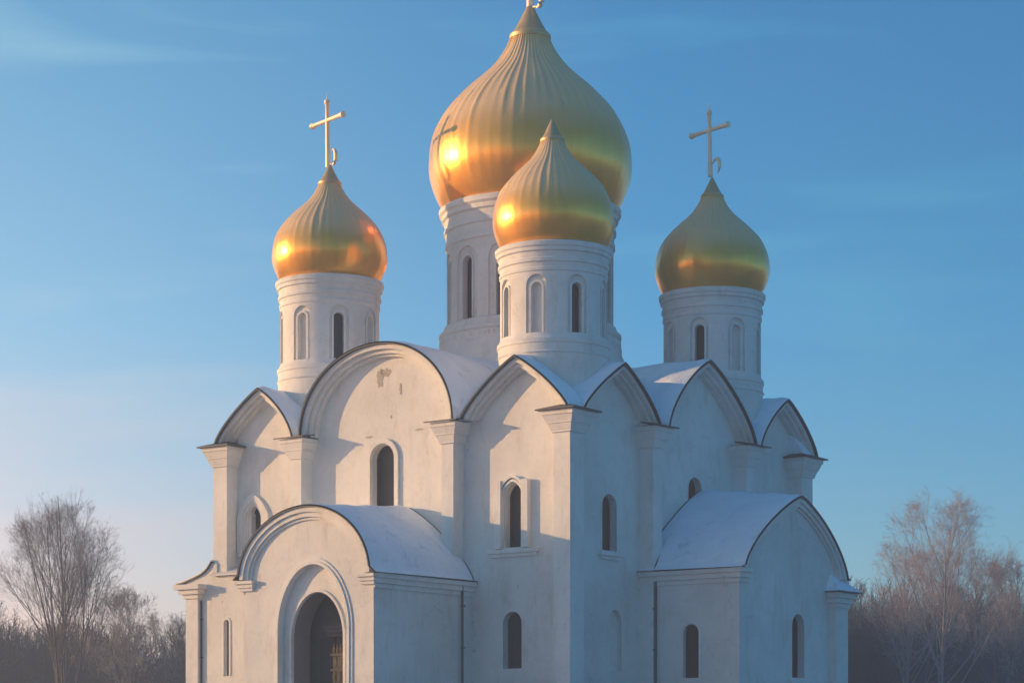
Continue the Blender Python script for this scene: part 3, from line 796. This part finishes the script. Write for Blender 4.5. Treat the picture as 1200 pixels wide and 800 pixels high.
def grow(seed, height, stems, spread, nbr=(9, 9, 9, 6), trunk_r=.22, start=.12, ang=(20, 38), jit=.07, droop=0.0, twig_r=.011, thick=3, env=None):
    rnd = np.random.RandomState(seed); wood, crown = Twigs(), Twigs()
    def branch(p, d, L, r, lvl):
        n = 7 if lvl == 0 else 5 if lvl == 1 else 4 if lvl == 2 else 3
        pts = [p]; dd = d.copy()
        for i in range(n):
            dd = dd + rnd.normal(0, jit + .5 * jit * lvl, 3) + np.array([0, 0, .10 if lvl < 3 else .03 - droop]); dd /= np.linalg.norm(dd)
            q = pts[-1] + dd * L / n
            if env and lvl > 0 and q[2] > env[0] * .4:
                e = ((q[0] / env[1]) ** 2 + (q[1] / env[1]) ** 2 + ((q[2] - env[0]) / env[2]) ** 2) ** .5
                if e > .97 + rnd.normal(0, .09): break
            elif env and lvl == 0 and i > 2:
                e = ((q[0] / env[1]) ** 2 + (q[1] / env[1]) ** 2 + ((q[2] - env[0]) / env[2]) ** 2) ** .5
                if e > .97: break
            pts.append(q)
        if len(pts) < 2: return
        n = len(pts) - 1
        pts = np.array(pts); rs = np.linspace(r, max(twig_r * .6, r * .22), n + 1)
        (wood if lvl < thick else crown).tube(pts, rs, 7 if lvl == 0 else 5 if lvl == 1 else 3)
        if lvl >= len(nbr): return
        cnt = nbr[lvl]
        for j in range(cnt):
            t = rnd.uniform(.28 if lvl else .18, 1.0) ** .85
            f = t * n; i = min(int(f), n - 1); q = pts[i] + (pts[i + 1] - pts[i]) * (f - i)
            ax = pts[i + 1] - pts[i]; ax /= np.linalg.norm(ax)
            rv = rnd.normal(0, 1, 3); rv -= ax * rv.dot(ax); rv /= np.linalg.norm(rv)
            a = R(rnd.uniform(*ang) * (1.0 if lvl < 2 else 1.25))
            nd = ax * math.cos(a) + rv * math.sin(a)
            nl = L * rnd.uniform(.34, .58) * (1.25 - .55 * t)
            nr = max(twig_r, (r * (1 - .75 * t)) * .55)
            branch(q, nd, nl, nr, lvl + 1)
    base_h = height * start
    if stems > 1:
        wood.tube(np.array([[0, 0, -.6], [0.05, 0, base_h * .5], [0, 0.05, base_h]]), [trunk_r * 1.5, trunk_r * 1.25, trunk_r * 1.1], 9)
    for k in range(stems):
        az = 2 * math.pi * (k + rnd.uniform(-.3, .3)) / max(1, stems); tilt = R(spread * rnd.uniform(.5, 1.15)) if stems > 1 and k else R(2)
        d = np.array([math.cos(az) * math.sin(tilt), math.sin(az) * math.sin(tilt), math.cos(tilt)])
        L = (height - base_h * (stems > 1)) * (rnd.uniform(.72, .95) if k else .98)
        branch(np.array([0, 0, base_h * rnd.uniform(.55, .95) if stems > 1 else -.6]), d, L, trunk_r * (1 if stems == 1 else .75 * rnd.uniform(.7, 1.1)), 0)
    return wood, crown
def tree(name, x, y, z, wood, crown, wm, cm, label, sc=1.0, rz=0, group=None, sz=None):
    t = bpy.data.objects.new(name, None); COL.objects.link(t); t.location = (x, y, z); t.rotation_euler = (0, 0, rz); t.scale = (sc, sc, sz or sc)
    t['label'] = label; t['category'] = 'tree'
    if group: t['group'] = group
    link_mesh('trunk', wood, wm, t); link_mesh('crown', crown, cm, t)
    return t
def at(px, Y): return (px - 600) / 2800 * Y
w1, c1 = grow(14, 23, 8, 17, (12, 8, 6, 5), .15, .20, (15, 38), jit=.035, twig_r=.0048, env=(13.4, 6.1, 9.2))
w2, c2 = grow(23, 13.5, 3, 20, (12, 9, 7, 4), .13, .2, (18, 40), env=(9.5, 5.2, 6.5), jit=.045, droop=.03, twig_r=.007)
w3, c3 = grow(37, 18.5, 1, 0, (26, 10, 7, 5), .2, .3, (20, 42), env=(13.8, 6.4, 10.0), jit=.05, droop=.02, twig_r=.006)
w4, c4 = grow(51, 12, 5, 24, (10, 8, 7, 4), .10, .1, (20, 42), twig_r=.012)
P1 = (w1.mesh('vase_wood'), c1.mesh('vase_twigs')); P2 = (w2.mesh('loose_wood'), c2.mesh('loose_twigs'))
P3 = (w3.mesh('tall_wood'), c3.mesh('tall_twigs')); P4 = (w4.mesh('shrub_wood'), c4.mesh('shrub_twigs'))
def copies(P): return (P[0].copy(), P[1].copy())
GRP = 'bare trees in the mist beside the church'
T = M
tree('bare_tree', at(76, 178), 178, 0, *P1, T['bark'], T['twig'], 'large dark bare tree with many upright limbs left of the church', 1.0, .4, GRP)
P2p = copies(P2); 
tree('bare_tree', at(152, 205), 205, 0, *P2, T['bark'], T['twig'], 'smaller pale bare tree just right of the large dark one', 1.12, 1.0, GRP)
tree('bare_tree', at(196, 235), 235, 0, *copies(P2), T['bark'], T['pinktwig'], 'faint low rimed tree close to the left wall of the church', 1.1, 2.4, GRP)
tree('bare_tree', at(0, 240), 240, 0, *copies(P4), T['bark'], T['twig'], 'thin low bare tree at the left edge of the picture', 1.25, .2, GRP)
tree('bare_tree', at(1108, 190), 190, 0, *P3, T['birch'], T['pinktwig'], 'tallest pinkish rimed tree with a pale trunk right of the church', 1.06, .5, GRP)
tree('bare_tree', at(1062, 215), 215, 0, *copies(P3), T['bark'], T['pinktwig'], 'pink rimed tree just left of the tallest one on the right', 1.0, 2.1, GRP)
tree('bare_tree', at(1180, 205), 205, 0, *copies(P2), T['bark'], T['twig'], 'spreading brown tree at the right edge of the picture', 1.3, .9, GRP)
tree('bare_tree', at(1018, 245), 245, 0, *copies(P2), T['bark'], T['pinktwig'], 'low pale misty tree beside the side chapel', 1.15, 4.0, GRP)

def wood_mass():
    rnd = np.random.RandomState(3); protoV = []; protoF = []
    for sd in (61, 62, 63, 64):
        w, c = grow(sd, 11, 4, 15, (9, 7, 4), .07, .05, (15, 36), jit=.05, twig_r=.018, thick=9)
        protoV.append(np.concatenate(w.V)); protoF.append(np.array(w.F, dtype=np.int32))
    Vs, Fs, n = [], [], 0
    for k in range(860):
        Y = rnd.uniform(225, 300); px = rnd.uniform(-420, 1270)  # belt runs on unseen past the left edge, added to shade the wood
        if k > 600: Y = rnd.uniform(160, 225); px = rnd.uniform(500, 935)  # nearer shrubs added out of sight behind the church to shade the right-hand wood
        elif 300 < px < 900 and rnd.rand() < .4: continue
        side = -1 if px < 500 else 1
        i = rnd.randint(4); a = rnd.uniform(0, 6.28); s = rnd.uniform(.85, 1.3) * (1.0 + (Y - 222) / 300)
        s *= .92 if side < 0 else 1.15
        V = protoV[i] * np.array([s, s, s]); ca, sa = math.cos(a), math.sin(a)
        V = np.stack([V[:, 0] * ca - V[:, 1] * sa + at(px, Y), V[:, 0] * sa + V[:, 1] * ca + Y, V[:, 2]], 1)
        Vs.append(V); Fs.append(protoF[i] + n); n += len(V)
    tw = Twigs(); tw.V = Vs; tw.F = np.concatenate(Fs)
    o = link_mesh('far_wood', tw.mesh('far_wood'), M['thicket']); o['kind'] = 'stuff'; o['label'] = 'dark misty mass of bare winter woodland behind the church'; o['category'] = 'woodland'
wood_mass()

# ------------------------------------------------------------------ haze
bm = bmesh.new(); box(bm, -790, 790, -95, 990, -1.2, 46)
hz = finish(bm, 'haze', []); hz['kind'] = 'stuff'; hz['label'] = 'thin frosty winter haze over the field'; hz['category'] = 'haze'
m = bpy.data.materials.new('haze_air'); m.use_nodes = True; nt = m.node_tree; nt.nodes.clear()
out = nt.nodes.new('ShaderNodeOutputMaterial'); pv = nt.nodes.new('ShaderNodeVolumePrincipled')
pv.inputs['Color'].default_value = (.62, .77, 1.0, 1); pv.inputs['Density'].default_value = .0014; pv.inputs['Anisotropy'].default_value = .2
nt.links.new(pv.outputs[0], out.inputs['Volume']); hz.data.materials.append(m)

# ------------------------------------------------------------------ sky, sun, camera
w = bpy.data.worlds.new('World'); S.world = w; w.use_nodes = True; nt = w.node_tree
bg = nt.nodes['Background']
sky = nt.nodes.new('ShaderNodeTexSky'); sky.sky_type = 'NISHITA'; sky.sun_disc = False
sky.sun_elevation = SUN_EL; sky.sun_rotation = SUN_AZ
sky.air_density = 1.0; sky.dust_density = .6; sky.ozone_density = 2.0
tc = nt.nodes.new('ShaderNodeTexCoord'); mp = nt.nodes.new('ShaderNodeMapping'); mp.inputs['Scale'].default_value = (1, 1, 2.2)
nt.links.new(tc.outputs['Generated'], mp.inputs['Vector']); nt.links.new(mp.outputs['Vector'], sky.inputs['Vector'])
# thin cirrus streaks
mp2 = nt.nodes.new('ShaderNodeMapping'); mp2.inputs['Scale'].default_value = (2.2, 2.2, 13); mp2.inputs['Rotation'].default_value = (R(6), R(-16), 0); mp2.inputs['Location'].default_value = (.9, .2, .15)
nt.links.new(tc.outputs['Generated'], mp2.inputs['Vector'])
cl = noise(nt, mp2.outputs['Vector'], 2.2, 6, .5, .5)
cf = ramp(nt, cl, [(.54, (0, 0, 0)), (.80, (.36, .36, .36))])
col = mixc(nt, cf, sky.outputs[0], (2.3, 2.2, 2.4))
sp_ = nt.nodes.new('ShaderNodeSeparateXYZ'); nt.links.new(tc.outputs['Generated'], sp_.inputs[0])
tint = ramp(nt, sp_.outputs['Z'], [(.0, (1.45, 1.02, .80)), (.06, (1.22, 1.03, .88)), (.12, (.86, 1.04, .98)), (.18, (.56, 1.08, 1.10)), (.32, (.36, 1.06, 1.18))])
col = mixc(nt, 1.0, col, tint, 'MULTIPLY')
# the air glows towards the low sun and deepens away from it
dp = nt.nodes.new('ShaderNodeVectorMath'); dp.operation = 'DOT_PRODUCT'; nt.links.new(tc.outputs['Generated'], dp.inputs[0])
dp.inputs[1].default_value = (math.sin(SUN_AZ), math.cos(SUN_AZ), 0)
mr = nt.nodes.new('ShaderNodeMath'); mr.operation = 'MULTIPLY_ADD'; mr.inputs[1].default_value = .5; mr.inputs[2].default_value = .5
nt.links.new(dp.outputs['Value'], mr.inputs[0])
glow = ramp(nt, mr.outputs[0], [(.0, (.16, .38, .48)), (.46, (.17, .38, .46)), (.50, (.20, .40, .47)), (.55, (.23, .42, .50)), (.65, (.84, .585, .55)), (.68, (1.0, .62, .56)), (1.0, (1.0, .72, .58))])
col = mixc(nt, 1.0, col, glow, 'MULTIPLY')
col = mixc(nt, 1.0, col, (2.1, 2.1, 2.1), 'MULTIPLY')
nt.links.new(col, bg.inputs['Color']); bg.inputs['Strength'].default_value = .15
sl = bpy.data.lights.new('sun', 'SUN'); sl.energy = 3.25; sl.angle = R(.6); sl.color = (1, .58, .24)
so = bpy.data.objects.new('sun', sl); COL.objects.link(so)
dirv = Vector((math.sin(SUN_AZ) * math.cos(SUN_EL), math.cos(SUN_AZ) * math.cos(SUN_EL), math.sin(SUN_EL)))
so.rotation_euler = dirv.to_track_quat('Z', 'Y').to_euler(); so.location = dirv * 60 + Vector((0, 100, 20))
cam = bpy.data.cameras.new('camera'); co = bpy.data.objects.new('camera', cam); COL.objects.link(co)
co.location = (0, 0, EYE); co.rotation_euler = (R(90), 0, 0)
cam.sensor_width = 36; cam.lens = 36 * 2800 / 1200; cam.shift_y = 500 / 1200; cam.clip_end = 5000
S.camera = co
S.view_settings.view_transform = 'Standard'; S.view_settings.look = 'None'; S.view_settings.exposure = 0.95; S.view_settings.gamma = 1
S.render.engine = 'CYCLES'; S.cycles.volume_bounces = 0; S.cycles.max_bounces = 6
S.cycles.use_denoising = True
